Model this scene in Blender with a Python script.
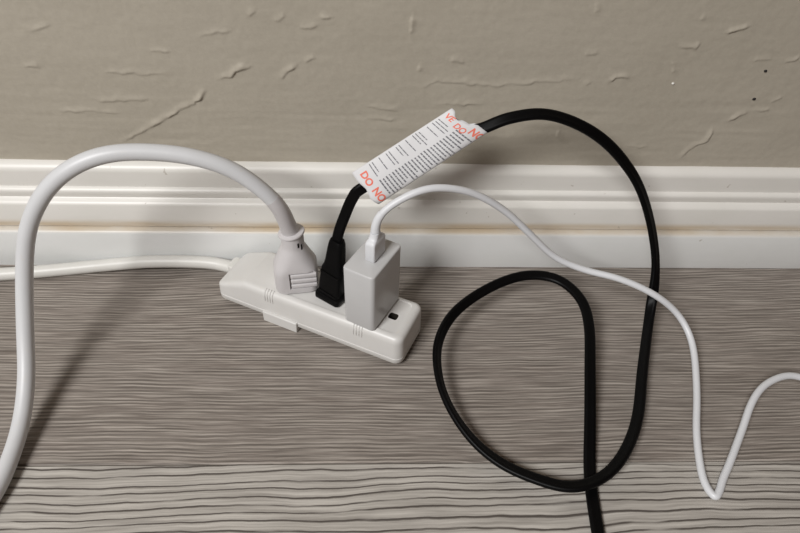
import bpy, bmesh, math, random
import numpy as np
from mathutils import Vector, Matrix

scene = bpy.context.scene
for o in list(bpy.data.objects):
    bpy.data.objects.remove(o)
COL = scene.collection

# ------------------------------------------------------------------ camera
cd = bpy.data.cameras.new('camera')
cam = bpy.data.objects.new('camera', cd)
COL.objects.link(cam)
cd.sensor_width = 36.0
cd.lens = 36.0 * 640.0 / 800.0
cd.clip_start = 0.01
cd.clip_end = 50
fw = Vector((0.037647, 0.718354, -0.694658))
rt = Vector((0.999280, -0.023847, 0.029496))
up = Vector((-0.004623, 0.695269, 0.718735))
cam.matrix_world = Matrix(((rt.x, up.x, -fw.x, 0.0), (rt.y, up.y, -fw.y, -0.3717),
                           (rt.z, up.z, -fw.z, 0.36), (0, 0, 0, 1)))
scene.camera = cam

# ------------------------------------------------------------------ light
w = bpy.data.worlds.new('room_light')
scene.world = w
w.use_nodes = True
bgn = w.node_tree.nodes['Background']
bgn.inputs[0].default_value = (1.0, 0.63, 0.46, 1)
bgn.inputs[1].default_value = 0.078

ld = bpy.data.lights.new('window_light', 'AREA')
ld.shape = 'RECTANGLE'
ld.size = 0.56
ld.size_y = 0.56
ld.energy = 35.0
ld.color = (1.0, 0.995, 0.985)
lo = bpy.data.objects.new('window_light', ld)
COL.objects.link(lo)
lo.location = (-0.80, -1.18, 1.38)
lo.rotation_euler = (Vector((-0.02, -0.05, 0.05)) - lo.location).to_track_quat('-Z', 'Y').to_euler()

scene.view_settings.view_transform = 'Standard'
scene.view_settings.look = 'None'
scene.view_settings.exposure = 0.0
scene.view_settings.gamma = 1.0
scene.view_settings.use_curve_mapping = False


# ------------------------------------------------------------------ materials
def lin(c):
    return tuple(((v / 255) / 12.92 if v <= 10 else ((v / 255 + 0.055) / 1.055) ** 2.4) for v in c)


class NT:
    def __init__(self, name, rough=0.5, spec=0.5):
        self.m = bpy.data.materials.new(name)
        self.m.use_nodes = True
        self.t = self.m.node_tree
        self.b = self.t.nodes['Principled BSDF']
        self.b.inputs['Roughness'].default_value = rough
        self.b.inputs['Specular IOR Level'].default_value = spec

    def n(self, kind, **kw):
        nd = self.t.nodes.new(kind)
        for k, v in kw.items():
            if k in nd.inputs:
                nd.inputs[k].default_value = v
            else:
                setattr(nd, k, v)
        return nd

    def l(self, a, b):
        self.t.links.new(a, b)

    def coords(self, scale=(1, 1, 1), rot=(0, 0, 0), loc=(0, 0, 0)):
        tc = self.n('ShaderNodeTexCoord')
        mp = self.n('ShaderNodeMapping')
        mp.inputs['Scale'].default_value = scale
        mp.inputs['Rotation'].default_value = rot
        mp.inputs['Location'].default_value = loc
        self.l(tc.outputs['Object'], mp.inputs['Vector'])
        return mp.outputs[0]

    def noise(self, vec, scale, detail=4, rough=0.55, dist=0.0):
        nd = self.n('ShaderNodeTexNoise')
        nd.inputs['Scale'].default_value = scale
        nd.inputs['Detail'].default_value = detail
        nd.inputs['Roughness'].default_value = rough
        nd.inputs['Distortion'].default_value = dist
        self.l(vec, nd.inputs['Vector'])
        return nd.outputs['Fac']

    def ramp(self, fac, stops, interp='LINEAR'):
        r = self.n('ShaderNodeValToRGB')
        r.color_ramp.interpolation = interp
        els = r.color_ramp.elements
        while len(els) < len(stops):
            els.new(0.5)
        for e, (p, c) in zip(els, stops):
            e.position = p
            e.color = (*c, 1) if len(c) == 3 else c
        self.l(fac, r.inputs[0])
        return r.outputs[0]

    def mix(self, fac, a, b, mode='MIX'):
        m = self.n('ShaderNodeMix')
        m.data_type = 'RGBA'
        m.blend_type = mode
        for sock, v in ((m.inputs[0], fac), (m.inputs[6], a), (m.inputs[7], b)):
            if isinstance(v, (int, float)):
                sock.default_value = v
            elif isinstance(v, tuple):
                sock.default_value = (*v, 1)
            else:
                self.l(v, sock)
        return m.outputs[2]

    def math(self, op, a, b=0.0, clamp=False):
        m = self.n('ShaderNodeMath', operation=op)
        m.use_clamp = clamp
        for sock, v in ((m.inputs[0], a), (m.inputs[1], b)):
            if isinstance(v, (int, float)):
                sock.default_value = v
            else:
                self.l(v, sock)
        return m.outputs[0]

    def color(self, c):
        if isinstance(c, tuple):
            self.b.inputs['Base Color'].default_value = (*c, 1)
        else:
            self.l(c, self.b.inputs['Base Color'])

    def bump(self, h, strength=0.3, dist=0.001):
        bp = self.n('ShaderNodeBump')
        bp.inputs['Strength'].default_value = strength
        bp.inputs['Distance'].default_value = dist
        self.l(h, bp.inputs['Height'])
        self.l(bp.outputs[0], self.b.inputs['Normal'])


def plastic(name, c, rough, var=0.05, spec=0.5, dirt=None, bump=0.0):
    t = NT(name, rough, spec)
    v = t.coords()
    n = t.noise(v, 60, 4)
    lo_ = tuple(x * (1 - var) for x in c)
    hi_ = tuple(min(1, x * (1 + var)) for x in c)
    col = t.ramp(n, [(0.3, lo_), (0.7, hi_)])
    if dirt:
        d = t.noise(v, 210, 5, 0.7)
        msk = t.ramp(d, [(0.60, (0, 0, 0)), (0.75, (1, 1, 1))])
        col = t.mix(t.math('MULTIPLY', msk, 0.35), col, dirt)
    t.color(col)
    if bump:
        t.bump(t.noise(v, 1500, 2), bump, 0.0003)
    return t.m


M = {}
M['strip'] = plastic('strip_plastic', (0.65, 0.64, 0.62), 0.38, 0.02, dirt=(0.66, 0.58, 0.46))
M['cord_white'] = plastic('white_vinyl', (0.62, 0.628, 0.64), 0.42, 0.02, dirt=(0.66, 0.62, 0.55))
M['cord_cream'] = plastic('cream_vinyl', (0.66, 0.65, 0.615), 0.42, 0.03, dirt=(0.62, 0.55, 0.42))
M['plug_white'] = plastic('plug_plastic', (0.575, 0.555, 0.56), 0.40, 0.02)
M['charger'] = plastic('charger_plastic', (0.53, 0.53, 0.53), 0.33, 0.015)
M['usb_white'] = plastic('usb_vinyl', (0.69, 0.702, 0.725), 0.40, 0.015)
M['black'] = plastic('black_vinyl', (0.0016, 0.0016, 0.0018), 0.42, 0.15, spec=0.13, bump=0.15)
M['black_plug'] = plastic('black_plug_plastic', (0.002, 0.002, 0.0022), 0.36, 0.1, spec=0.16)
M['slot'] = plastic('socket_dark', (0.02, 0.017, 0.012), 0.6)
M['metal'] = plastic('metal', (0.6, 0.6, 0.6), 0.3)
M['paper'] = plastic('tag_paper', (0.68, 0.68, 0.69), 0.75, 0.03, spec=0.2, bump=0.1)
M['ink'] = plastic('black_ink', (0.17, 0.17, 0.185), 0.8, 0.1, spec=0.1)
M['red_ink'] = plastic('red_ink', (0.82, 0.21, 0.15), 0.8, 0.1, spec=0.1)
M['speck'] = plastic('speck_dark', (0.015, 0.013, 0.012), 0.8)


def wall_mat():
    t = NT('painted_plaster', 0.62, 0.30)
    v = t.coords()
    big = t.noise(v, 7, 3)
    c = t.ramp(big, [(0.35, (0.385, 0.350, 0.288)), (0.65, (0.415, 0.378, 0.314))])
    fine = t.noise(v, 320, 3)
    c = t.mix(0.12, c, t.ramp(fine, [(0.3, (0.30, 0.27, 0.21)), (0.7, (0.50, 0.46, 0.38))]))
    t.color(c)
    st = t.noise(t.coords((14, 1, 70)), 1.0, 5, 0.6)
    h = t.math('ADD', t.math('MULTIPLY', st, 0.7), t.math('MULTIPLY', t.noise(v, 260, 4), 0.3))
    t.bump(h, 0.35, 0.0012)
    return t.m


def baseboard_mat(name, z0, z1, amount, warm=1.0):
    """white semi-gloss paint with tan grime lying in the joint between z0 and z1"""
    t = NT(name, 0.38, 0.45)
    v = t.coords()
    n = t.noise(v, 22, 4)
    c = t.ramp(n, [(0.3, (0.725, 0.735 * (0.55 + 0.45 * warm), 0.72 * warm)), (0.7, (0.765, 0.772 * (0.55 + 0.45 * warm), 0.765 * warm))])
    sp = t.n('ShaderNodeSeparateXYZ')
    t.l(v, sp.inputs[0])
    # grime mask
    mr = t.n('ShaderNodeMapRange', interpolation_type='SMOOTHSTEP')
    mr.inputs['From Min'].default_value = z1
    mr.inputs['From Max'].default_value = z0
    t.l(sp.outputs['Z'], mr.inputs['Value'])
    g = t.noise(t.coords((9, 9, 60)), 1.0, 5, 0.6)
    gm = t.ramp(g, [(0.30, (0.25, 0.25, 0.25)), (0.58, (1, 1, 1))])
    k = t.math('MULTIPLY', t.math('MULTIPLY', mr.outputs[0], gm), amount, True)
    c = t.mix(k, c, (0.50, 0.39, 0.25))
    # scattered scuffs
    s = t.noise(v, 150, 2, 0.5)
    sm = t.ramp(s, [(0.735, (0, 0, 0)), (0.765, (1, 1, 1))])
    c = t.mix(t.math('MULTIPLY', sm, 0.45), c, (0.34, 0.29, 0.23))
    t.color(c)
    t.bump(t.noise(t.coords((30, 200, 200)), 1.0, 3), 0.12, 0.0006)
    return t.m


def plank_mat(name, bold, seed):
    t = NT(name, 0.55, 0.28)
    off = (seed * 3.1, seed * 1.7, 0)
    sp = t.n('ShaderNodeSeparateXYZ')
    t.l(t.coords(), sp.inputs[0])
    y = sp.outputs['Y']
    # slow wander of the grain
    wander = t.noise(t.coords((4.5, 9, 1), loc=off), 1.0, 2, 0.4)
    wig = t.noise(t.coords((30, 30, 1), loc=off), 1.0, 3, 0.5)
    yy = t.math('ADD', y, t.math('ADD', t.math('MULTIPLY', wander, 0.030 if bold else 0.016),
                                 t.math('MULTIPLY', wig, 0.0035 if bold else 0.0020)))
    cv = t.n('ShaderNodeCombineXYZ')
    t.l(sp.outputs['X'], cv.inputs[0])
    t.l(yy, cv.inputs[1])
    cv.inputs[2].default_value = seed

    def streak(sx, sy, detail, rough=0.6):
        mp = t.n('ShaderNodeMapping')
        mp.inputs['Scale'].default_value = (sx, sy, 1)
        t.l(cv.outputs[0], mp.inputs[0])
        return t.noise(mp.outputs[0], 1.0, detail, rough)
    tone = streak(3, 45, 3)
    fine = streak(18 if bold else 22, 620 if bold else 900, 3, 0.6)
    if bold:
        c = t.ramp(tone, [(0.3, (0.40, 0.372, 0.335)), (0.7, (0.47, 0.443, 0.405))])
        c = t.mix(0.55, c, t.ramp(fine, [(0.32, (0.20, 0.180, 0.16)), (0.68, (0.62, 0.59, 0.54))]))
        # dark growth lines, irregular spacing
        ph = t.math('ADD', t.math('MULTIPLY', yy, 196.0), t.math('MULTIPLY', streak(2.0, 38, 2), 2.2))
        fr = t.math('FRACT', ph)
        br = streak(16, 150, 3)
        ln = t.ramp(fr, [(0.0, (0.0,) * 3), (0.27, (0.0,) * 3), (0.38, (0.95,) * 3), (0.50, (1,) * 3), (0.56, (0,) * 3)])
        lm = t.math('MULTIPLY', ln, t.ramp(br, [(0.30, (0.1,) * 3), (0.46, (1,) * 3)]))
        c = t.mix(t.math('MULTIPLY', lm, 0.96), c, (0.070, 0.058, 0.050))
        hgt = t.math('SUBTRACT', t.math('MULTIPLY', fine, 0.35), lm)
    else:
        c = t.ramp(tone, [(0.3, (0.225, 0.192, 0.167)), (0.7, (0.285, 0.250, 0.222))])
        c = t.mix(0.60, c, t.ramp(fine, [(0.33, (0.075, 0.060, 0.050)), (0.50, (0.235, 0.204, 0.18)), (0.66, (0.54, 0.49, 0.44))]))
        # close-set pale and dark grain lines
        ph = t.math('ADD', t.math('MULTIPLY', yy, 375.0), t.math('MULTIPLY', streak(2.2, 60, 2), 3.0))
        fr = t.math('FRACT', ph)
        ln = t.ramp(fr, [(0.0, (0.0,) * 3), (0.30, (0.15,) * 3), (0.62, (1,) * 3), (0.70, (1,) * 3), (0.90, (0,) * 3)])
        br = streak(16, 160, 3)
        lm = t.math('MULTIPLY', ln, t.ramp(br, [(0.34, (0.1,) * 3), (0.52, (1,) * 3)]))
        c = t.mix(t.math('MULTIPLY', lm, 0.50), c, (0.085, 0.078, 0.066))
        lt = t.math('MULTIPLY', t.ramp(fr, [(0.0, (1,) * 3), (0.16, (1,) * 3), (0.30, (0,) * 3), (0.9, (0,) * 3), (1.0, (1,) * 3)]), t.ramp(br, [(0.42, (0.0,) * 3), (0.60, (1,) * 3)]))
        c = t.mix(t.math('MULTIPLY', lt, 0.45), c, (0.50, 0.455, 0.405))
        hgt = t.math('SUBTRACT', t.math('MULTIPLY', fine, 0.5), t.math('MULTIPLY', lm, 0.8))
    t.color(c)
    t.bump(hgt, 0.30, 0.0008)
    return t.m


M['wall'] = wall_mat()
M['base'] = baseboard_mat('baseboard_paint', 0.0385, 0.0450, 0.80, 0.925)
M['shoe'] = baseboard_mat('shoe_paint', 0.0365, 0.0335, 0.85)
M['plank_fine'] = plank_mat('oak_laminate_fine', False, 1.0)
M['plank_bold'] = plank_mat('oak_laminate_bold', True, 2.0)
M['plank_bold_near'] = plank_mat('oak_laminate_bold_near', True, 5.0)
M['underlay'] = plastic('underlay', (0.05, 0.045, 0.04), 0.9)


# ------------------------------------------------------------------ mesh helpers
def obj(name, verts, faces, mat, parent=None, smooth=35):
    me = bpy.data.meshes.new(name)
    me.from_pydata([tuple(v) for v in verts], [], faces)
    bm = bmesh.new()
    bm.from_mesh(me)
    bmesh.ops.recalc_face_normals(bm, faces=bm.faces)
    bm.to_mesh(me)
    bm.free()
    if smooth is not None:
        me.shade_smooth()
        me.set_sharp_from_angle(angle=math.radians(smooth))
    me.materials.append(M[mat])
    o = bpy.data.objects.new(name, me)
    COL.objects.link(o)
    o.parent = parent
    return o


def tag(o, label=None, cat=None, kind=None):
    if label:
        o['label'] = label
    if cat:
        o['category'] = cat
    if kind:
        o['kind'] = kind
    return o


def empty(name, loc, rz=0.0):
    o = bpy.data.objects.new(name, None)
    o.empty_display_size = 0.01
    COL.objects.link(o)
    o.location = loc
    o.rotation_euler = (0, 0, rz)
    return o


def rrect(w, d, r, n=5, cx=0.0, cy=0.0):
    """rounded rectangle, counter-clockwise"""
    r = min(r, w / 2 - 1e-5, d / 2 - 1e-5)
    pts = []
    for qx, qy, a0 in ((1, 1, 0), (-1, 1, 90), (-1, -1, 180), (1, -1, 270)):
        for i in range(n + 1):
            a = math.radians(a0 + 90 * i / n)
            pts.append((cx + qx * (w / 2 - r) + r * math.cos(a), cy + qy * (d / 2 - r) + r * math.sin(a)))
    return pts


def loft(secs, cap=True):
    n = len(secs[0])
    verts = [p for s in secs for p in s]
    faces = []
    for k in range(len(secs) - 1):
        for i in range(n):
            j = (i + 1) % n
            faces.append((k * n + i, k * n + j, (k + 1) * n + j, (k + 1) * n + i))
    if cap:
        faces.append(tuple(range(n))[::-1])
        faces.append(tuple(range((len(secs) - 1) * n, len(secs) * n)))
    return verts, faces


def rbox(w, d, z0, z1, r, b, n=5):
    """upright block with rounded corners r and rounded top/bottom edges b"""
    secs = []
    for k in range(4):
        a = math.radians(90 * k / 3)
        ins = b * (1 - math.sin(a))
        secs.append([(x, y, z0 + b * (1 - math.cos(a))) for x, y in rrect(w - 2 * ins, d - 2 * ins, max(r - ins, 3e-4), n)])
    for k in range(4):
        a = math.radians(90 * k / 3)
        ins = b * (1 - math.cos(a))
        secs.append([(x, y, z1 - b + b * math.sin(a)) for x, y in rrect(w - 2 * ins, d - 2 * ins, max(r - ins, 3e-4), n)])
    return loft(secs)


def catmull(P, per):
    """centripetal-ish spline through the control rows of P"""
    P = np.asarray(P, float)
    Q = np.vstack([2 * P[0] - P[1], P, 2 * P[-1] - P[-2]])
    out = []
    for i in range(1, len(Q) - 2):
        p0, p1, p2, p3 = Q[i - 1], Q[i], Q[i + 1], Q[i + 2]
        for k in range(per):
            t = k / per
            out.append(0.5 * (2 * p1 + (p2 - p0) * t + (2 * p0 - 5 * p1 + 4 * p2 - p3) * t * t
                              + (3 * p1 - p0 - 3 * p2 + p3) * t ** 3))
    out.append(P[-1])
    return np.array(out)


def smooth_path(P, it):
    P = P.copy()
    for _ in range(it):
        P[1:-1] = 0.25 * P[:-2] + 0.5 * P[1:-1] + 0.25 * P[2:]
    return P


def tangents(P):
    T = np.gradient(P, axis=0)
    return T / np.linalg.norm(T, axis=1)[:, None]


def tube(P, rad, n=14):
    """round tube along dense path P; rad a number or one per point"""
    T = tangents(P)
    rad = np.broadcast_to(np.asarray(rad, float), (len(P),))
    u = np.cross(T[0], [0, 0, 1.0])
    if np.linalg.norm(u) < 0.1:
        u = np.cross(T[0], [0, 1.0, 0])
    u /= np.linalg.norm(u)
    secs = []
    for p, t, r in zip(P, T, rad):
        u = u - t * (u @ t)
        u /= np.linalg.norm(u)
        v = np.cross(t, u)
        secs.append([tuple(p + r * (math.cos(a) * u + math.sin(a) * v)) for a in np.linspace(0, 2 * math.pi, n, endpoint=False)])
    return loft(secs)


def zip_section(half_w, half_t, n=20):
    """two-conductor flat cord: two round lobes with a groove between"""
    pts = []
    for k in range(n):
        a = 2 * math.pi * k / n
        x = math.cos(a)
        y = math.sin(a)
        px = half_w * math.copysign(abs(x) ** 0.75, x)
        groove = 1 - 0.30 * math.exp(-(px / (half_w * 0.20)) ** 2)
        py = half_t * math.copysign(abs(y) ** 0.7, y) * groove
        pts.append((px, py))
    return pts


def flat_cord(P, W, sec):
    T = tangents(P)
    secs = []
    for p, t, wv in zip(P, T, W):
        u = wv - t * (wv @ t)
        u /= np.linalg.norm(u)
        v = np.cross(t, u)
        secs.append([tuple(p + a * u + b * v) for a, b in sec])
    return loft(secs)


def box_v(x0, x1, y0, y1, z0, z1):
    v = [(x, y, z) for x in (x0, x1) for y in (y0, y1) for z in (z0, z1)]
    f = [(0, 1, 3, 2), (4, 6, 7, 5), (0, 4, 5, 1), (2, 3, 7, 6), (0, 2, 6, 4), (1, 5, 7, 3)]
    return v, f


def carve(o, cutters):
    """cut meshes (same local frame as o) out of o, keep the result as plain mesh"""
    tmp = []
    for v, f, mat in cutters:
        c = obj('cutter', v, f, mat, None, None)
        c.matrix_world = o.matrix_world
        tmp.append(c)
        md = o.modifiers.new('cut', 'BOOLEAN')
        md.operation = 'DIFFERENCE'
        md.solver = 'EXACT'
        md.material_mode = 'TRANSFER'
        md.object = c
    par = o.parent
    o.parent = None
    bpy.context.view_layer.update()
    dg = bpy.context.evaluated_depsgraph_get()
    me = bpy.data.meshes.new_from_object(o.evaluated_get(dg))
    o.modifiers.clear()
    old = o.data
    o.data = me
    me.name = old.name
    me.shade_smooth()
    me.set_sharp_from_angle(angle=math.radians(30))
    for c in tmp:
        d = c.data
        bpy.data.objects.remove(c)
        bpy.data.meshes.remove(d)
    o.parent = par
    return o


rnd = random.Random(7)
X0, X1 = -0.85, 0.90
WALL_Y = 0.016

# ------------------------------------------------------------------ floor
v, f = box_v(X0, X1, -0.56, 0.05, -0.020, -0.0085)
floor = tag(obj('floor', v, f, 'underlay', None, None), 'grey-brown oak laminate plank floor', None, 'structure')


def plank(y0, y1, mat):
    b = 0.0007
    prof = [(y0 + .0002, -0.0084), (y0 + .0002, -b), (y0 + .0002 + b, 0.0), (y1 - .0002 - b, 0.0), (y1 - .0002, -b), (y1 - .0002, -0.0084)]
    vs = [(X0, y, z) for y, z in prof] + [(X1, y, z) for y, z in prof]
    n = len(prof)
    fs = [(i, (i + 1) % n, n + (i + 1) % n, n + i) for i in range(n)]
    fs += [tuple(range(n)), tuple(range(n, 2 * n))]
    return obj('plank', vs, fs, mat, floor, None)


plank(-0.1731, 0.016, 'plank_fine')
plank(-0.3630, -0.1731, 'plank_bold')
plank(-0.5530, -0.3630, 'plank_bold_near')

# ------------------------------------------------------------------ wall
RIDGES = [
  [(-0.1760,0.1061),(-0.1600,0.1152),(-0.1481,0.1225),(-0.1327,0.1312),(-0.1178,0.1397),(-0.1128,0.1457)],
  [(-0.1175,0.1412),(-0.1132,0.1471)],
  [(-0.1749,0.1581),(-0.1528,0.1578),(-0.1337,0.1574)],
  [(-0.1428,0.1729),(-0.1305,0.1725)],
  [(-0.1872,0.1379),(-0.1508,0.1392)],
  [(-0.2244,0.1607),(-0.2147,0.1615)],
  [(-0.2127,0.1300),(-0.1732,0.1291)],
  [(-0.1022,0.1545),(-0.0940,0.1574),(-0.0908,0.1616),(-0.0815,0.1639)],
  [(-0.0626,0.1551),(-0.0581,0.1608),(-0.0520,0.1644)],
  [(-0.0460,0.1679),(-0.0388,0.1708)],
  [(-0.0474,0.1908),(-0.0414,0.1890),(-0.0370,0.1910)],
  [(-0.0343,0.1954),(-0.0281,0.1968)],
  [(-0.0777,0.1970),(-0.0738,0.1995)],
  [(-0.0624,0.1936),(-0.0561,0.1962)],
  [(-0.0065,0.1355),(0.0159,0.1343)],
  [(-0.0066,0.1278),(0.0127,0.1249)],
  [(0.0320,0.1517),(0.0397,0.1554),(0.0563,0.1550),(0.0787,0.1518),(0.0897,0.1541),(0.1180,0.1568),(0.1324,0.1584)],
  [(0.0214,0.1977),(0.0206,0.1876)],
  [(0.0273,0.1658),(0.0268,0.1623)],
  [(0.0471,0.1703),(0.0568,0.1697)],
  [(0.0429,0.1385),(0.0702,0.1390)],
  [(0.1337,0.1759),(0.1415,0.1760)],
  [(0.1329,0.2085),(0.1348,0.2030)],
  [(0.1389,0.1535),(0.1423,0.1564)],
  [(0.1922,0.1810),(0.2045,0.1812),(0.2052,0.1846)],
  [(0.2211,0.1921),(0.2264,0.1935),(0.2322,0.1949)],
  [(0.2453,0.1731),(0.2575,0.1740)],
  [(0.2668,0.1728),(0.2731,0.1736),(0.2745,0.1764)],
  [(0.1555,0.1574),(0.1581,0.1603),(0.1676,0.1598)],
  [(0.1920,0.1715),(0.1955,0.1631)],
  [(0.2469,0.1285),(0.2528,0.1333),(0.2575,0.1357)],
  [(0.2603,0.1373),(0.2719,0.1367)],
  [(0.2703,0.1437),(0.2769,0.1476)],
  [(0.2226,0.0971),(0.2261,0.1041),(0.2305,0.1085),(0.2377,0.1128),(0.2379,0.1219)],
  [(0.1787,0.1077),(0.1959,0.1063)],
  [(-0.1097,0.1833),(-0.0906,0.1874)],
  [(0.1264,0.1186),(0.1316,0.1104)],
  [(-0.2124,0.1851),(-0.1990,0.1891)],
  [(0.2003,0.2000),(0.2038,0.2007)],
]
STRONG = {0: 1.0, 1: .8, 7: 1.0, 8: 1.0, 10: 1.0, 11: .9, 33: 1.0, 24: .8, 25: .9, 30: .8, 28: .7, 27: .8, 36: .8, 17: .8}
for _ in range(150):      # the same trowel marks carry on over the rest of the wall
    x = rnd.uniform(X0, X1)
    z = rnd.uniform(0.10, 0.40)
    if -0.30 < x < 0.36 and z < 0.215:
        continue
    a = rnd.uniform(-0.1, 0.8)
    ln = rnd.uniform(0.006, 0.030)
    RIDGES.append([(x + ln * t * math.cos(a), z + ln * t * math.sin(a) + rnd.uniform(-.0015, .0015)) for t in (0, .4, .7, 1)])


def value_noise(X, Z, sx, sz, seed):
    rs = np.random.RandomState(seed)
    g = rs.rand(97, 97)
    u, v_ = X * sx + 31.7, Z * sz + 11.3
    i, j = np.floor(u).astype(int), np.floor(v_).astype(int)
    a, b = u - i, v_ - j
    a, b = a * a * (3 - 2 * a), b * b * (3 - 2 * b)
    i %= 96
    j %= 96
    return (g[i, j] * (1 - a) * (1 - b) + g[i + 1, j] * a * (1 - b) + g[i, j + 1] * (1 - a) * b + g[i + 1, j + 1] * a * b) - .5


def wall():
    xs = np.concatenate([np.arange(X0, -0.32, 0.0022), np.arange(-0.32, 0.36, 0.00075), np.arange(0.36, X1 + .001, 0.0022)])
    zs = np.concatenate([np.arange(0.0, 0.085, 0.005), np.arange(0.085, 0.215, 0.00075), np.arange(0.215, 0.52, 0.0022)])
    X, Z = np.meshgrid(xs, zs, indexing='ij')
    H = 0.0013 * value_noise(X, Z, 13, 16, 1) + 0.0005 * value_noise(X, Z, 40, 46, 2)
    low = np.clip((0.165 - Z) / 0.04, 0.25, 1)
    H += low * (0.00034 * value_noise(X + .05 * value_noise(X, Z, 9, 9, 8), Z + .004 * value_noise(X, Z, 25, 3, 9), 17, 190, 3)
                + 0.00020 * value_noise(X, Z + .003 * value_noise(X, Z, 30, 3, 10), 28, 340, 4))
    H += 0.00018 * value_noise(X, Z, 210, 230, 5)
    jit = 0.0022 * value_noise(X, Z, 260, 260, 6)
    thick = 0.75 + 1.1 * (value_noise(X, Z, 150, 150, 7) + .25)
    for k, rd in enumerate(RIDGES):
        amp = STRONG.get(k, 0.50 if k < 39 else 0.75) * 0.00095
        P = np.array(rd)
        x0, x1 = P[:, 0].min() - .008, P[:, 0].max() + .008
        z0, z1 = P[:, 1].min() - .008, P[:, 1].max() + .008
        ii = np.where((xs > x0) & (xs < x1))[0]
        jj = np.where((zs > z0) & (zs < z1))[0]
        if not len(ii) or not len(jj):
            continue
        sl = np.ix_(ii, jj)
        x, z = X[sl] + jit[sl] * .5, Z[sl] + jit[sl]
        best = np.full(x.shape, 9.0)
        side = np.zeros(x.shape)
        tot = len(P) - 1
        arc = np.zeros(x.shape)
        for q in range(tot):
            a, b = P[q], P[q + 1]
            d = b - a
            L2 = d @ d
            t = np.clip(((x - a[0]) * d[0] + (z - a[1]) * d[1]) / L2, 0, 1)
            ex, ez = x - a[0] - t * d[0], z - a[1] - t * d[1]
            ds = np.hypot(ex, ez)
            m = ds < best
            best[m] = ds[m]
            side[m] = np.sign(d[0] * ez - d[1] * ex)[m]
            arc[m] = ((q + t) / tot)[m]
        # crisp lip on the lower side, long feathered slope on the upper side
        wdt = np.where(side > 0, 0.0023, 0.00065)
        fade = np.clip(np.minimum(arc, 1 - arc) * 5 + 0.25, 0, 1)
        H[sl] += amp * fade * np.clip(thick[sl], .2, 1.6) * np.exp(-(best / wdt) ** 2)
    nx, nz = X.shape
    co = np.empty((nx * nz, 3), np.float32)
    co[:, 0] = X.ravel()
    co[:, 1] = WALL_Y - H.ravel()
    co[:, 2] = Z.ravel()
    idx = np.arange(nx * nz).reshape(nx, nz)
    quads = np.stack([idx[:-1, :-1], idx[1:, :-1], idx[1:, 1:], idx[:-1, 1:]], -1).reshape(-1, 4)
    me = bpy.data.meshes.new('wall_back')
    me.vertices.add(len(co))
    me.vertices.foreach_set('co', co.ravel())
    me.loops.add(quads.size)
    me.loops.foreach_set('vertex_index', quads.ravel().astype(np.int32))
    me.polygons.add(len(quads))
    me.polygons.foreach_set('loop_start', np.arange(0, quads.size, 4, dtype=np.int32))
    me.update(calc_edges=True)
    me.shade_smooth()
    me.materials.append(M['wall'])
    o = bpy.data.objects.new('wall_back', me)
    COL.objects.link(o)
    return tag(o, 'taupe painted plaster wall with rough trowel marks', None, 'structure')


wallo = wall()
for x, z, r, m in ((0.2566, 0.1663, .0009, 'speck'), (0.2575, 0.1458, .0011, 'speck'), (0.1977, 0.1563, .0008, 'base')):
    secs = []
    for k, (rr, dy) in enumerate(((1, .0012), (1, -.0002), (.75, -.0006), (.3, -.0008))):
        secs.append([(x + r * rr * math.cos(a) * 1.2, WALL_Y + dy, z + r * rr * math.sin(a)) for a in np.linspace(0, 2 * math.pi, 9, endpoint=False)])
    v, f = loft(secs)
    obj('speck', v, f, m, wallo)


# ------------------------------------------------------------------ baseboard
def moulding(name, prof, mat, label):
    n = len(prof)
    xs = [X0, -0.4, -0.2, 0.0, 0.2, 0.4, X1]
    vs = [(x, y, z) for x in xs for y, z in prof]
    fs = []
    for k in range(len(xs) - 1):
        for i in range(n):
            j = (i + 1) % n
            fs.append((k * n + i, k * n + j, (k + 1) * n + j, (k + 1) * n + i))
    fs += [tuple(range(n)), tuple(range((len(xs) - 1) * n, len(xs) * n))]
    return tag(obj(name, vs, fs, mat, None, 28), label, None, 'structure')


BACK = WALL_Y + 0.002
moulding('trim_1', [(BACK, 0.0002), (0.0002, 0.0002), (0.0, 0.0008), (0.0, 0.0335), (0.0003, 0.0346), (0.0011, 0.0355), (0.0022, 0.0360), (0.0048, 0.0362), (BACK, 0.0362)],
         'shoe', 'flat white lower board of the skirting along the floor')
moulding('baseboard_back', [(BACK, 0.0366), (0.0060, 0.0366), (0.0052, 0.0372), (0.0043, 0.0574), (0.0047, 0.0586), (0.0062, 0.0601), (0.0085, 0.0612), (0.0090, 0.0618),
                            (0.0080, 0.0650), (0.0076, 0.0674), (0.0079, 0.0684), (0.0091, 0.0697), (0.0105, 0.0704), (0.0105, 0.0710),
                            (0.0096, 0.0835), (0.0097, 0.0850), (0.0104, 0.0866), (0.0118, 0.0882), (0.0138, 0.0894), (0.0155, 0.0899), (BACK, 0.0900)],
         'base', 'white moulded baseboard with stepped profile and tan grime in its joint')

# ------------------------------------------------------------------ power strip
RZ = math.radians(-25.8)
SC = Vector((-0.0422, -0.0521, 0.0))
A = Vector((math.cos(RZ), math.sin(RZ), 0))
B = Vector((-math.sin(RZ), math.cos(RZ), 0))
TOP = 0.0295


def s2w(x, y, z=0.0):
    return SC + A * x + B * y + Vector((0, 0, z))


strip = tag(empty('power_strip', SC, RZ), 'white power strip lying on the floor by the baseboard with three plugs in it', 'power strip')


def ztop(x):
    t = min(1, max(0, (x + 0.076) / 0.026))
    return 0.0175 + (TOP - 0.0175) * t


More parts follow.
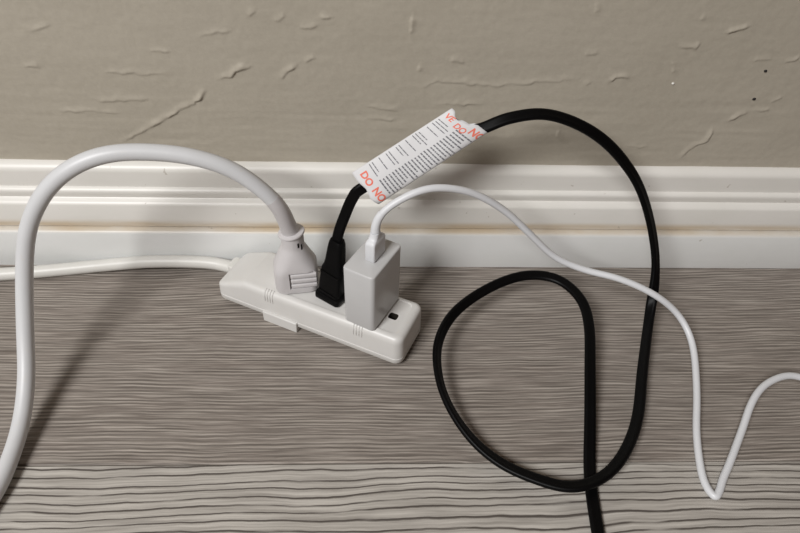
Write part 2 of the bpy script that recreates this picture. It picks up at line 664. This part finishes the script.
def strip_body():
    Lh, Wh, R = 0.0755, 0.0202, 0.0065
    xs_mid = [-0.050, -0.0497, -0.03, 0.0, 0.03, 0.055]

    def ring(ins):
        r = max(R - ins, 0.0022)
        lh, wh = Lh - ins, Wh - ins
        top = []
        for k in range(7):      # left end quarter, from the axis to the rear side
            a = math.radians(180 - 90 * k / 6)
            top.append((-lh + r + r * math.cos(a), wh - r + r * math.sin(a)))
        top = [(-lh, 0.0)] + top + [(x, wh) for x in xs_mid]
        for k in range(7):
            a = math.radians(90 - 90 * k / 6)
            top.append((lh - r + r * math.cos(a), wh - r + r * math.sin(a)))
        top.append((lh, 0.0))
        return top, [(x, -y) for x, y in top[1:-1]][::-1]
    layers = [(0.0040, .0011), (0.0044, .0005), (0.0052, .0001), (0.0088, .0), (0.0090, .0004), (0.0096, .0004), (0.0098, .0), (0.0240, .0003)]
    for k in range(1, 6):
        a = math.radians(90 * k / 5)
        layers.append((TOP - 0.0042 + 0.0042 * math.sin(a), .0003 + 0.0042 * (1 - math.cos(a))))
    vs, fs, rings = [], [], []
    for z, ins in layers:
        t, b = ring(ins)
        pts = t + b
        base = len(vs)
        for x, y in pts:
            zz = z if z < 0.011 else 0.0098 + (z - 0.0098) * (ztop(x) - 0.0098) / (TOP - 0.0098)
            vs.append((x, y, zz))
        rings.append((base, len(pts), len(t)))
    n = rings[0][1]
    for k in range(len(rings) - 1):
        a, b = rings[k][0], rings[k + 1][0]
        for i in range(n):
            j = (i + 1) % n
            fs.append((a + i, a + j, b + j, b + i))
    for base, n, nt in (rings[0], rings[-1]):
        fr = [base] + [base + n - k for k in range(1, nt - 1)] + [base + nt - 1]   # mirrored side
        rr = [base + k for k in range(nt)]
        for k in range(nt - 1):
            q = []
            for idx in (rr[k], rr[k + 1], fr[k + 1], fr[k]):
                if idx not in q:
                    q.append(idx)
            if len(q) > 2:
                fs.append(tuple(q))
    return vs, fs


v, f = strip_body()
body = obj('body', v, f, 'strip', strip, 40)
cuts = []
rec = [[(x, y, z) for x, y in rrect(0.093 + (z - TOP) * .5, 0.0305 + (z - TOP) * .5, 0.004, 5, 0.0225, 0.0005)] for z in (TOP - 0.0009, TOP + 0.002)]
cuts.append((*loft(rec), 'strip'))
body = carve(body, cuts)
cuts = []
for ox in (-0.0155, 0.0165, 0.0485):
    cuts.append((*box_v(ox - .0035, ox + .0035, -0.0074, -0.0056, TOP - .009, TOP + .003), 'slot'))
    cuts.append((*box_v(ox - .0040, ox + .0040, 0.0056, 0.0074, TOP - .009, TOP + .003), 'slot'))
    hole = [[(x, y, z) for x, y in rrect(.0066, .0056, .0016, 4, ox + 0.0119, 0.0)] for z in (TOP - .009, TOP + .003)]
    cuts.append((*loft(hole), 'slot'))
body = carve(body, cuts)
v, f = box_v(-0.0342, -0.0058, -0.0222, 0.0205, 0.0, 0.0096)
foot = obj('foot', v, f, 'strip', strip, 30)
bm_ = foot.modifiers.new('edge', 'BEVEL')
bm_.width = 0.0006
bm_.segments = 2
for x in (0.0655, -0.0640):
    v, f = rbox(0.010, 0.030, 0.0, 0.0045, 0.003, 0.0005)
    o = obj('rubber_foot', [(a + x, b + .001, c) for a, b, c in v], f, 'slot', strip)
for gx in (-0.0285, 0.0425):
    for k in range(4):
        P = catmull([(gx + k * .0021 - .003, -0.02005, .0205), (gx + k * .0021 - .003, -0.0200, .0245), (gx + k * .0021 - .003, -0.0191, .0278), (gx + k * .0021 - .003, -0.0170, .0294), (gx + k * .0021 - .003, -0.0163, .0293)], 3)
        v, f = tube(P, 0.00055, 7)
        obj('grip_rib', v, f, 'strip', strip)
v, f = rbox(0.008, 0.0125, 0.0045, 0.0155, 0.003, 0.001)
obj('cord_grommet', [(a - .0775, b + .0075, c) for a, b, c in v], f, 'cord_cream', strip)
inv = Matrix.Translation(SC) @ Matrix.Rotation(RZ, 4, 'Z')
inv = inv.inverted()


def to_local(vs, m):
    return [tuple(m @ Vector(q)) for q in vs]


SCORD = [s2w(-0.070, 0.0080, 0.0095), (-0.1200, -0.0080, 0.0092), (-0.1300, -0.0062, 0.0097), (-0.1440, -0.0058, 0.0105), (-0.1620, -0.0056, 0.0105), (-0.1800, -0.0056, 0.0098), (-0.1990, -0.0058, 0.0078), (-0.2220, -0.0068, 0.0056),
         (-0.2480, -0.0105, 0.0052), (-0.2750, -0.0140, 0.0052), (-0.30, -0.0160, 0.0052), (-0.36, -0.015, 0.0052), (-0.50, -0.012, 0.0052), (-0.70, -0.018, 0.0052)]
P = smooth_path(catmull([tuple(q) for q in SCORD], 10), 6)
v, f = tube(P, 0.0050, 16)
tag(obj('cord', to_local(v, inv), f, 'cord_cream', strip), 'cream round cord lying along the baseboard')

# ------------------------------------------------------------------ white heavy plug with thick cord
PR = math.radians(8)
PC = s2w(-0.0150, -0.0015, TOP + 0.0001)
wcord = tag(empty('extension_cord', PC, PR), 'thick white round cord arching up from a chunky white plug in the strip', 'power cord')
secs = []


def blend(wd, dp, r, z, n=6):
    return [(x, y, z) for x, y in rrect(wd, dp, r, n)]


for wd, dp, r, z in ((.0282, .0215, .006, 0.0), (.0298, .0230, .0064, 0.0008), (.0304, .0236, .0066, 0.0036), (.0304, .0236, .0070, 0.0165), (.0300, .0234, .0076, 0.0192),
                     (.0286, .0230, .0086, 0.0218), (.0262, .0220, .0096, 0.0250), (.0234, .0206, .0099, 0.0284), (.0206, .0190, .0093, 0.0318),
                     (.0178, .0172, .0085, 0.0348), (.0162, .0160, .0079, 0.0366), (.0155, .0155, .00772, 0.0386), (.0154, .0154, .00768, 0.0474)):
    secs.append(blend(wd, dp, r, z))
v, f = loft(secs)
pb = obj('plug_body', v, f, 'plug_white', wcord, 30)
cut = [(*box_v(-.0050, .0146, -.0140, -.0096, .0052, .0198), 'plug_white'),
       (*box_v(.0030, .0042, -.0092, -.0058, .0392, .0432), 'slot'), (*box_v(.0052, .0062, -.0090, -.0040, .0365, .0410), 'slot')]
carve(pb, cut)
for k in range(3):
    z = .0059 + k * .0047
    v, f = rbox(.0180, .0026, z, z + .0034, .0007, .0007, 3)
    obj('grip_bar', [(a + .0050, b - .0106, c) for a, b, c in v], f, 'plug_white', wcord)
secs = []
for r, z in ((.0070, .0466), (.0084, .0470), (.0090, .0475), (.0091, .0482), (.0088, .0488), (.0066, .0494)):
    secs.append([(r * math.cos(a), r * math.sin(a), z) for a in np.linspace(0, 2 * math.pi, 28, endpoint=False)])
v, f = loft(secs)
fl = obj('flange', v, f, 'plug_white', wcord, 40)
fl.rotation_euler = (math.radians(-4), math.radians(-8), 0)
fl.location = (0.0064, -.0032, .0003)
winv = (Matrix.Translation(PC) @ Matrix.Rotation(PR, 4, 'Z')).inverted()
THICK = [tuple(PC + Vector((0.0, 0.0, .042))), tuple(PC + Vector((-0.0012, -0.0003, .0505))),
  (-0.0610,-0.0530,0.1040),(-0.0725,-0.0530,0.1195),(-0.0876,-0.0530,0.1332),(-0.1093,-0.0540,0.1422),(-0.1310,-0.0560,0.1460),
  (-0.1521,-0.0600,0.1477),(-0.1717,-0.0650,0.1427),(-0.1891,-0.0700,0.1307),(-0.2023,-0.0750,0.1138),(-0.2115,-0.0800,0.0945),
  (-0.2180,-0.0910,0.0665),(-0.2200,-0.1090,0.0405),(-0.2183,-0.1275,0.0235),(-0.2168,-0.1535,0.0100),(-0.2168,-0.1790,0.0060),
  (-0.2175,-0.1925,0.0053),(-0.2219,-0.2143,0.0052),(-0.2280,-0.2454,0.0052),(-0.245,-0.30,0.0052),(-0.28,-0.36,0.0052)]
P = smooth_path(catmull(THICK, 10), 30)
v, f = tube(P, 0.0050, 18)
obj('cord', to_local(v, winv), f, 'cord_white', wcord)
# moulded strain relief over the first stretch of the cord
k = int(np.argmin(np.linalg.norm(P - np.array([-0.0650, -0.0532, 0.111]), axis=1)))
Q = P[4:k + 1]
v, f = tube(Q, np.linspace(0.0062, 0.0051, len(Q)), 18)
obj('strain_relief', to_local(v, winv), f, 'plug_white', wcord)

# ------------------------------------------------------------------ phone charger block
CC = s2w(0.0447, -0.0004, TOP + 0.0001)
CR = RZ + math.radians(-4.0)
chg = tag(empty('charger', CC, CR), 'glossy white upright wall charger block at the end of the power strip', 'charger')
v, f = rbox(.0230, .0378, 0.0, .0502, .0030, .0012, 6)
cb = obj('body', v, f, 'charger', chg, 40)
cinv = (Matrix.Translation(CC) @ Matrix.Rotation(CR, 4, 'Z')).inverted()
for sy in (-1, 1):
    q = cinv @ s2w(0.0485, sy * 0.0065, TOP)
    v, f = rbox(.0056, .0011, -.0065, .0008, .0004, .0003, 2)
    obj('prong', [(a + q.x, b + q.y, c) for a, b, c in v], f, 'metal', chg)
carve(cb, [(*box_v(-.0014, .0042, -.0054, .0074, .042, .053), 'slot')])

# ------------------------------------------------------------------ usb cable
UC = CC + Matrix.Rotation(CR, 3, 'Z') @ Vector((0.0014, 0.0010, .0502))
usb = tag(empty('usb_cable', UC, CR), 'thin white charging cable rising from the charger block and trailing right across floor', 'cable')
secs = []
for wd, dp, r, z in ((.0048, .0112, .0012, -.004), (.0048, .0112, .0012, .0002), (.0066, .0140, .0010, .0003), (.0072, .0148, .0012, .0010), (.0072, .0148, .0012, .0130), (.0068, .0144, .0014, .0144), (.0062, .0126, .0018, .0154),
                     (.0060, .0100, .0022, .0160), (.0060, .0080, .0026, .0172), (.0060, .0072, .0028, .0192), (.0056, .0066, .0026, .0200)):
    secs.append(blend(wd, dp, r, z))
v, f = loft(secs)
obj('connector', v, f, 'usb_white', usb, 35)
uinv = (Matrix.Translation(UC) @ Matrix.Rotation(CR, 4, 'Z')).inverted()
USB = [tuple(UC + Vector((0, 0, .0185))), tuple(UC + Vector((0.0004, 0.0006, .025))), (0.0030,-0.0700,0.1120),(0.0114,-0.0675,0.1192),(0.0263,-0.0640,0.1257),(0.0417,-0.0600,0.1251),
  (0.0615,-0.0550,0.1169),(0.0833,-0.0510,0.1003),(0.1033,-0.0500,0.0798),(0.1240,-0.0510,0.0597),(0.1461,-0.0550,0.0512),
  (0.1695,-0.0620,0.0494),(0.1940,-0.0700,0.0418),(0.2140,-0.0765,0.0270),(0.2210,-0.0943,0.0165),(0.2145,-0.1270,0.0095),
  (0.2052,-0.1554,0.0060),(0.2002,-0.1781,0.0035),(0.1995,-0.1905,0.0024),(0.2022,-0.1975,0.0024),(0.2060,-0.1945,0.0028),(0.2110,-0.1870,0.0036),
  (0.2189,-0.1768,0.0050),(0.2338,-0.1562,0.0080),(0.2465,-0.1379,0.0120),(0.2596,-0.1259,0.0140),(0.2767,-0.1186,0.0140),
  (0.2914,-0.1189,0.0115),(0.3089,-0.1245,0.0060),(0.3351,-0.1306,0.0026),(0.40,-0.13,0.0024),(0.52,-0.11,0.0024),(0.66,-0.14,0.0024)]
P = smooth_path(catmull(USB, 10), 5)
v, f = tube(P, 0.00235, 12)
obj('cord', to_local(v, uinv), f, 'usb_white', usb)
v, f = tube(P[3:22], np.linspace(0.0031, 0.0026, 19), 12)
obj('strain_relief', to_local(v, uinv), f, 'usb_white', usb)

# ------------------------------------------------------------------ black flat cord, plug and warning tag
BC = s2w(0.0140, -0.0036, TOP + 0.0001)
BR = RZ + math.radians(-10)
blk = tag(empty('black_cord', BC, BR), 'black flat cord looping over the floor from a black plug, paper warning tag on it', 'power cord')
LEAN = Vector((0.0055, 0.0100, 0.0455))
lean_l = Matrix.Rotation(-BR, 3, 'Z') @ LEAN


def plug_sec(wd, dp, r, t, flare=0.0):
    c = lean_l * t
    tiltx = 0.10 * min(1.0, t * 3)
    return [(x + c.x + flare, y + c.y, t * lean_l.z + x * -tiltx) for x, y in rrect(wd, dp, r, 5)]


secs = [plug_sec(.0190, .0128, .0018, .006), plug_sec(.0203, .0140, .0022, .02), plug_sec(.0207, .0144, .0024, .05), plug_sec(.0207, .0144, .0024, .085), plug_sec(.0200, .0136, .0022, .105),
        plug_sec(.0180, .0116, .0020, .115)]
v, f = loft(secs)
obj('plug_flange', v, f, 'black_plug', blk, 30)
secs = [plug_sec(.0176, .0116, .0020, .10), plug_sec(.0172, .0114, .0020, .25), plug_sec(.0166, .0112, .0020, .42), plug_sec(.0160, .0108, .0020, .53),
        plug_sec(.0146, .0096, .0028, .58), plug_sec(.0132, .0092, .0028, .66), plug_sec(.0118, .0086, .0028, .85), plug_sec(.0108, .0080, .0028, .95), plug_sec(.0090, .0064, .0022, 1.0)]
v, f = loft(secs)
pbody = obj('plug_body', v, f, 'black_plug', blk, 30)
for k in range(2):      # raised grip frame on the camera-facing side of the plug
    t0, t1 = (.14, .17) if k == 0 else (.47, .50)
    c0, c1 = lean_l * t0, lean_l * t1
    y_off = -.0064
    vs = []
    for t in (t0, t1):
        c = lean_l * t
        for x, y in ((-.0072, y_off), (.0072, y_off), (.0072, -.0044), (-.0072, -.0044)):
            vs.append((x + c.x, y + c.y, t * lean_l.z - x * .10))
    fs = [(0, 1, 2, 3), (4, 7, 6, 5), (0, 4, 5, 1), (1, 5, 6, 2), (2, 6, 7, 3), (3, 7, 4, 0)]
    obj('grip_bar', vs, fs, 'black_plug', blk, None)

binv = (Matrix.Translation(BC) @ Matrix.Rotation(BR, 4, 'Z')).inverted()
tipw = BC + LEAN
X_, Y_, Z_ = (1, 0, 0), (0, 1, 0), (0, 0, 1)
# centre line point, wide direction of the flat cord
BLACK = [
  (tuple(tipw - LEAN * 0.12), (.9, -.43, 0)), (tuple(tipw + Vector((.0006, .0012, .004))), (.9, -.43, 0)),
  ((-0.0205,-0.0470,0.0920), (.9, -.3, -.2)), ((-0.0150,-0.0455,0.1057), (.7, -.2, -.6)), ((-0.0078,-0.0450,0.1140), (.5, -.3, -.8)),
  ((0.0271,-0.0390,0.1330), (.4, -.3, -.85)), ((0.0560,-0.0340,0.1472), (.35, -.5, -.7)), ((0.0660,-0.0330,0.1508), (.3, -.6, -.6)),
  ((0.0810,-0.0305,0.1562), (.2, -.8, -.55)), ((0.1027,-0.0280,0.1578), (.05, -.9, -.5)), ((0.1260,-0.0280,0.1505), (-.3, -.7, -.5)),
  ((0.1481,-0.0300,0.1368), (-.5, -.5, -.5)), ((0.1703,-0.0320,0.1136), (-.6, -.7, -.3)), ((0.1855,-0.0360,0.0882), (-.7, -.7, 0)),
  ((0.1976,-0.0420,0.0586), (.7, .7, .1)), ((0.2007,-0.0520,0.0385), (.4, .6, .6)), ((0.1968,-0.0704,0.0190), (.6, .2, .7)),
  ((0.1827,-0.1097,0.0105), (.75, -.1, .6)), ((0.1681,-0.1485,0.0085), (.8, -.3, .5)), ((0.1505,-0.1754,0.0100), (.7, -.6, .4)),
  ((0.1329,-0.1901,0.0108), (.3, -.9, .3)), ((0.1141,-0.1947,0.0100), (-.1, -1, .2)), ((0.0948,-0.1884,0.0085), (-.4, -.9, .2)),
  ((0.0755,-0.1773,0.0075), (-.5, -.8, .3)), ((0.0593,-0.1621,0.0100), (-.6, -.6, .5)), ((0.0467,-0.1407,0.0140), (-.6, -.3, .7)),
  ((0.0412,-0.1178,0.0180), (-.6, 0, .75)), ((0.0433,-0.0932,0.0210), (-.6, .2, .75)), ((0.0568,-0.0693,0.0240), (-.5, .5, .6)),
  ((0.0834,-0.0479,0.0260), (-.4, .75, .4)), ((0.1109,-0.0364,0.0270), (0, .85, .4)), ((0.1343,-0.0399,0.0270), (.6, .7, .3)),
  ((0.1476,-0.0582,0.0260), (.9, .3, .1)), ((0.1494,-0.0813,0.0230), (1, 0, 0)), ((0.1433,-0.1156,0.0170), (1, -.2, 0)),
  ((0.1372,-0.1490,0.0090), (1, -.2, 0)), ((0.1315,-0.1771,0.0032), (1, -.1, 0)), ((0.1286,-0.1961,0.0024), (1, -.1, 0)),
  ((0.1266,-0.2187,0.0023), (1, 0, 0)), ((0.1249,-0.2389,0.0023), (1, 0, 0)), ((0.1231,-0.2542,0.0023), (1, 0, 0)), ((0.115,-0.32,0.0023), (1, 0, 0)), ((0.10,-0.40,0.0023), (1, 0, 0))]
ctl = []
prev = None
for p, wv in BLACK:
    wv = np.array(wv, float)
    wv /= np.linalg.norm(wv)
    if prev is not None and wv @ prev < 0:
        wv = -wv
    prev = wv
    ctl.append(list(p) + list(wv))
S = smooth_path(catmull(ctl, 10), 4)
v, f = flat_cord(S[:, :3], S[:, 3:], zip_section(0.0037, 0.0021))
obj('cord', to_local(v, binv), f, 'black', blk, 60)

# paper tag: a flattened sleeve of paper round the cord
T0, B0 = np.array((-0.0147,-0.0400,0.1219)), np.array((-0.0001,-0.0500,0.1027))
T1, B1 = np.array((0.0455,-0.0280,0.1611)), np.array((0.0673,-0.0360,0.1490))
MID_T = np.array((0.0010, 0.0, 0.0008))


def tag_pt(s, a, off=0.0):
    """s along the cord, a: angle round the sleeve (-90 deg = top edge, +90 = bottom fold over the front)"""
    top = T0 + (T1 - T0) * s
    bot = B0 + (B1 - B0) * s
    c, h = (top + bot) / 2, (bot - top) / 2
    ax = (T1 - T0) / np.linalg.norm(T1 - T0)
    hn = h / np.linalg.norm(h)
    nrm = np.cross(ax, hn)
    if nrm[1] > 0:
        nrm = -nrm
    ca, sa = math.cos(a), math.sin(a)
    thick = 0.0042 + 0.0005 * math.sin(7 * s + 1)
    x = math.copysign(abs(sa) ** 0.85, sa)
    bulge = math.copysign(abs(ca) ** 0.9, ca) * (0.55 + 0.45 * (sa + 1) / 2)
    wave = 0.0004 * math.sin(9 * s + 2 * sa) * max(ca, 0)
    return c + h * x + nrm * (thick * bulge + wave + off)


def end_shape(a, right):
    """ragged ends of the paper, shift along s"""
    k = (math.sin(a) + 1) / 2 if math.cos(a) >= -1e-6 else (math.sin(a) + 1) / 2
    if right:
        kn = [(0, 0.0), (0.12, -.005), (0.25, -.045), (0.36, -.055), (0.46, -.030), (0.56, -.03), (0.63, 0.012), (1, .005)]
    else:
        kn = [(0, -.01), (0.3, -.005), (0.5, 0.02), (0.75, 0.005), (1, .03)]
    for (p, q), (r_, t_) in zip(kn, kn[1:]):
        if p <= k <= r_:
            return q + (t_ - q) * (k - p) / (r_ - p)
    return 0


NS, NA = 40, 56
vs, fs = [], []
for i in range(NS + 1):
    for j in range(NA):
        a = 2 * math.pi * j / NA - math.pi / 2
        s0, s1 = end_shape(a, False), 1 + end_shape(a, True)
        vs.append(tag_pt(s0 + (s1 - s0) * i / NS, a))
for i in range(NS):
    for j in range(NA):
        fs.append((i * NA + j, i * NA + (j + 1) % NA, (i + 1) * NA + (j + 1) % NA, (i + 1) * NA + j))
tg = tag(obj('warning_tag', to_local(vs, binv), fs, 'paper', blk, 60), 'white paper warning tag with red and black print')
sol = tg.modifiers.new('paper', 'SOLIDIFY')
sol.thickness = 0.0002
sol.offset = -1


def front(s, k, off=0.00012):
    """k 0..1 down the front face of the tag"""
    x = 2 * k - 1
    sa = math.copysign(abs(x) ** (1 / 0.85), x)
    return tag_pt(s, math.asin(max(-1, min(1, sa))), off)


# red capitals reading down across the tag
def letters(txt, s, k0, size, bold=0.0):
    cu = bpy.data.curves.new('red_letters', 'FONT')
    cu.body = txt
    cu.size = 1.0
    cu.resolution_u = 3
    cu.offset = bold
    to = bpy.data.objects.new('tmp_text', cu)
    COL.objects.link(to)
    bpy.context.view_layer.update()
    me = bpy.data.meshes.new_from_object(to.evaluated_get(bpy.context.evaluated_depsgraph_get()))
    bpy.data.objects.remove(to)
    bm = bmesh.new()
    bm.from_mesh(me)
    bmesh.ops.triangulate(bm, faces=bm.faces)
    bmesh.ops.subdivide_edges(bm, edges=[e for e in bm.edges if e.calc_length() > .25], cuts=2)
    vs = [tuple(q.co) for q in bm.verts]
    fs = [tuple(q.index for q in fc.verts) for fc in bm.faces]
    bm.free()
    bpy.data.meshes.remove(me)
    W_, L_ = 0.0277, 0.0750
    out = [front(s + y * size / L_, k0 + x * size / W_, 0.00016) for x, y, z in vs]
    return obj('red_lettering', to_local(out, binv), fs, 'red_ink', tg, None)


letters('NO', 0.052, 0.60, 0.0066, 0.03)
letters('DO', 0.045, 0.12, 0.0066, 0.03)
letters('NO', 0.915, 0.70, 0.0066, 0.03)
letters('VE', 0.900, 0.06, 0.0054, 0.02)
letters('DO', 0.880, 0.37, 0.0054, 0.02)

# small print too fine to read: rows of word-long strokes
vs, fs = [], []


def stroke(s, k0, k1, th):
    n = 3
    base = len(vs)
    for q in range(n + 1):
        k = k0 + (k1 - k0) * q / n
        vs.append(front(s, k))
        vs.append(front(s + th, k))
    for q in range(n):
        fs.append((base + 2 * q, base + 2 * q + 2, base + 2 * q + 3, base + 2 * q + 1))


def row(s, k0, k1, th, wl):
    k = k0
    while k < k1 - .01:
        e = min(k1, k + rnd.uniform(*wl))
        stroke(s, k, e, th)
        k = e + rnd.uniform(.008, .016)


s = 0.150
while s < 0.90:
    row(s, 0.50 + rnd.uniform(-.01, .02), 0.965 - rnd.choice((0, 0, 0, .12, .05)), 0.0115, (.03, .10))
    s += 0.0300
for s in (.155, .185, .255, .325, .355, .425, .455, .525, .595, .625, .655, .735, .79, .82, .85):
    row(s, 0.035 + rnd.uniform(0, .02), 0.42 - rnd.choice((0, .03, .10)), 0.0080, (.05, .16))
pr = obj('small_print', to_local(vs, binv), fs, 'ink', tg, None)
pr['kind'] = 'stuff'
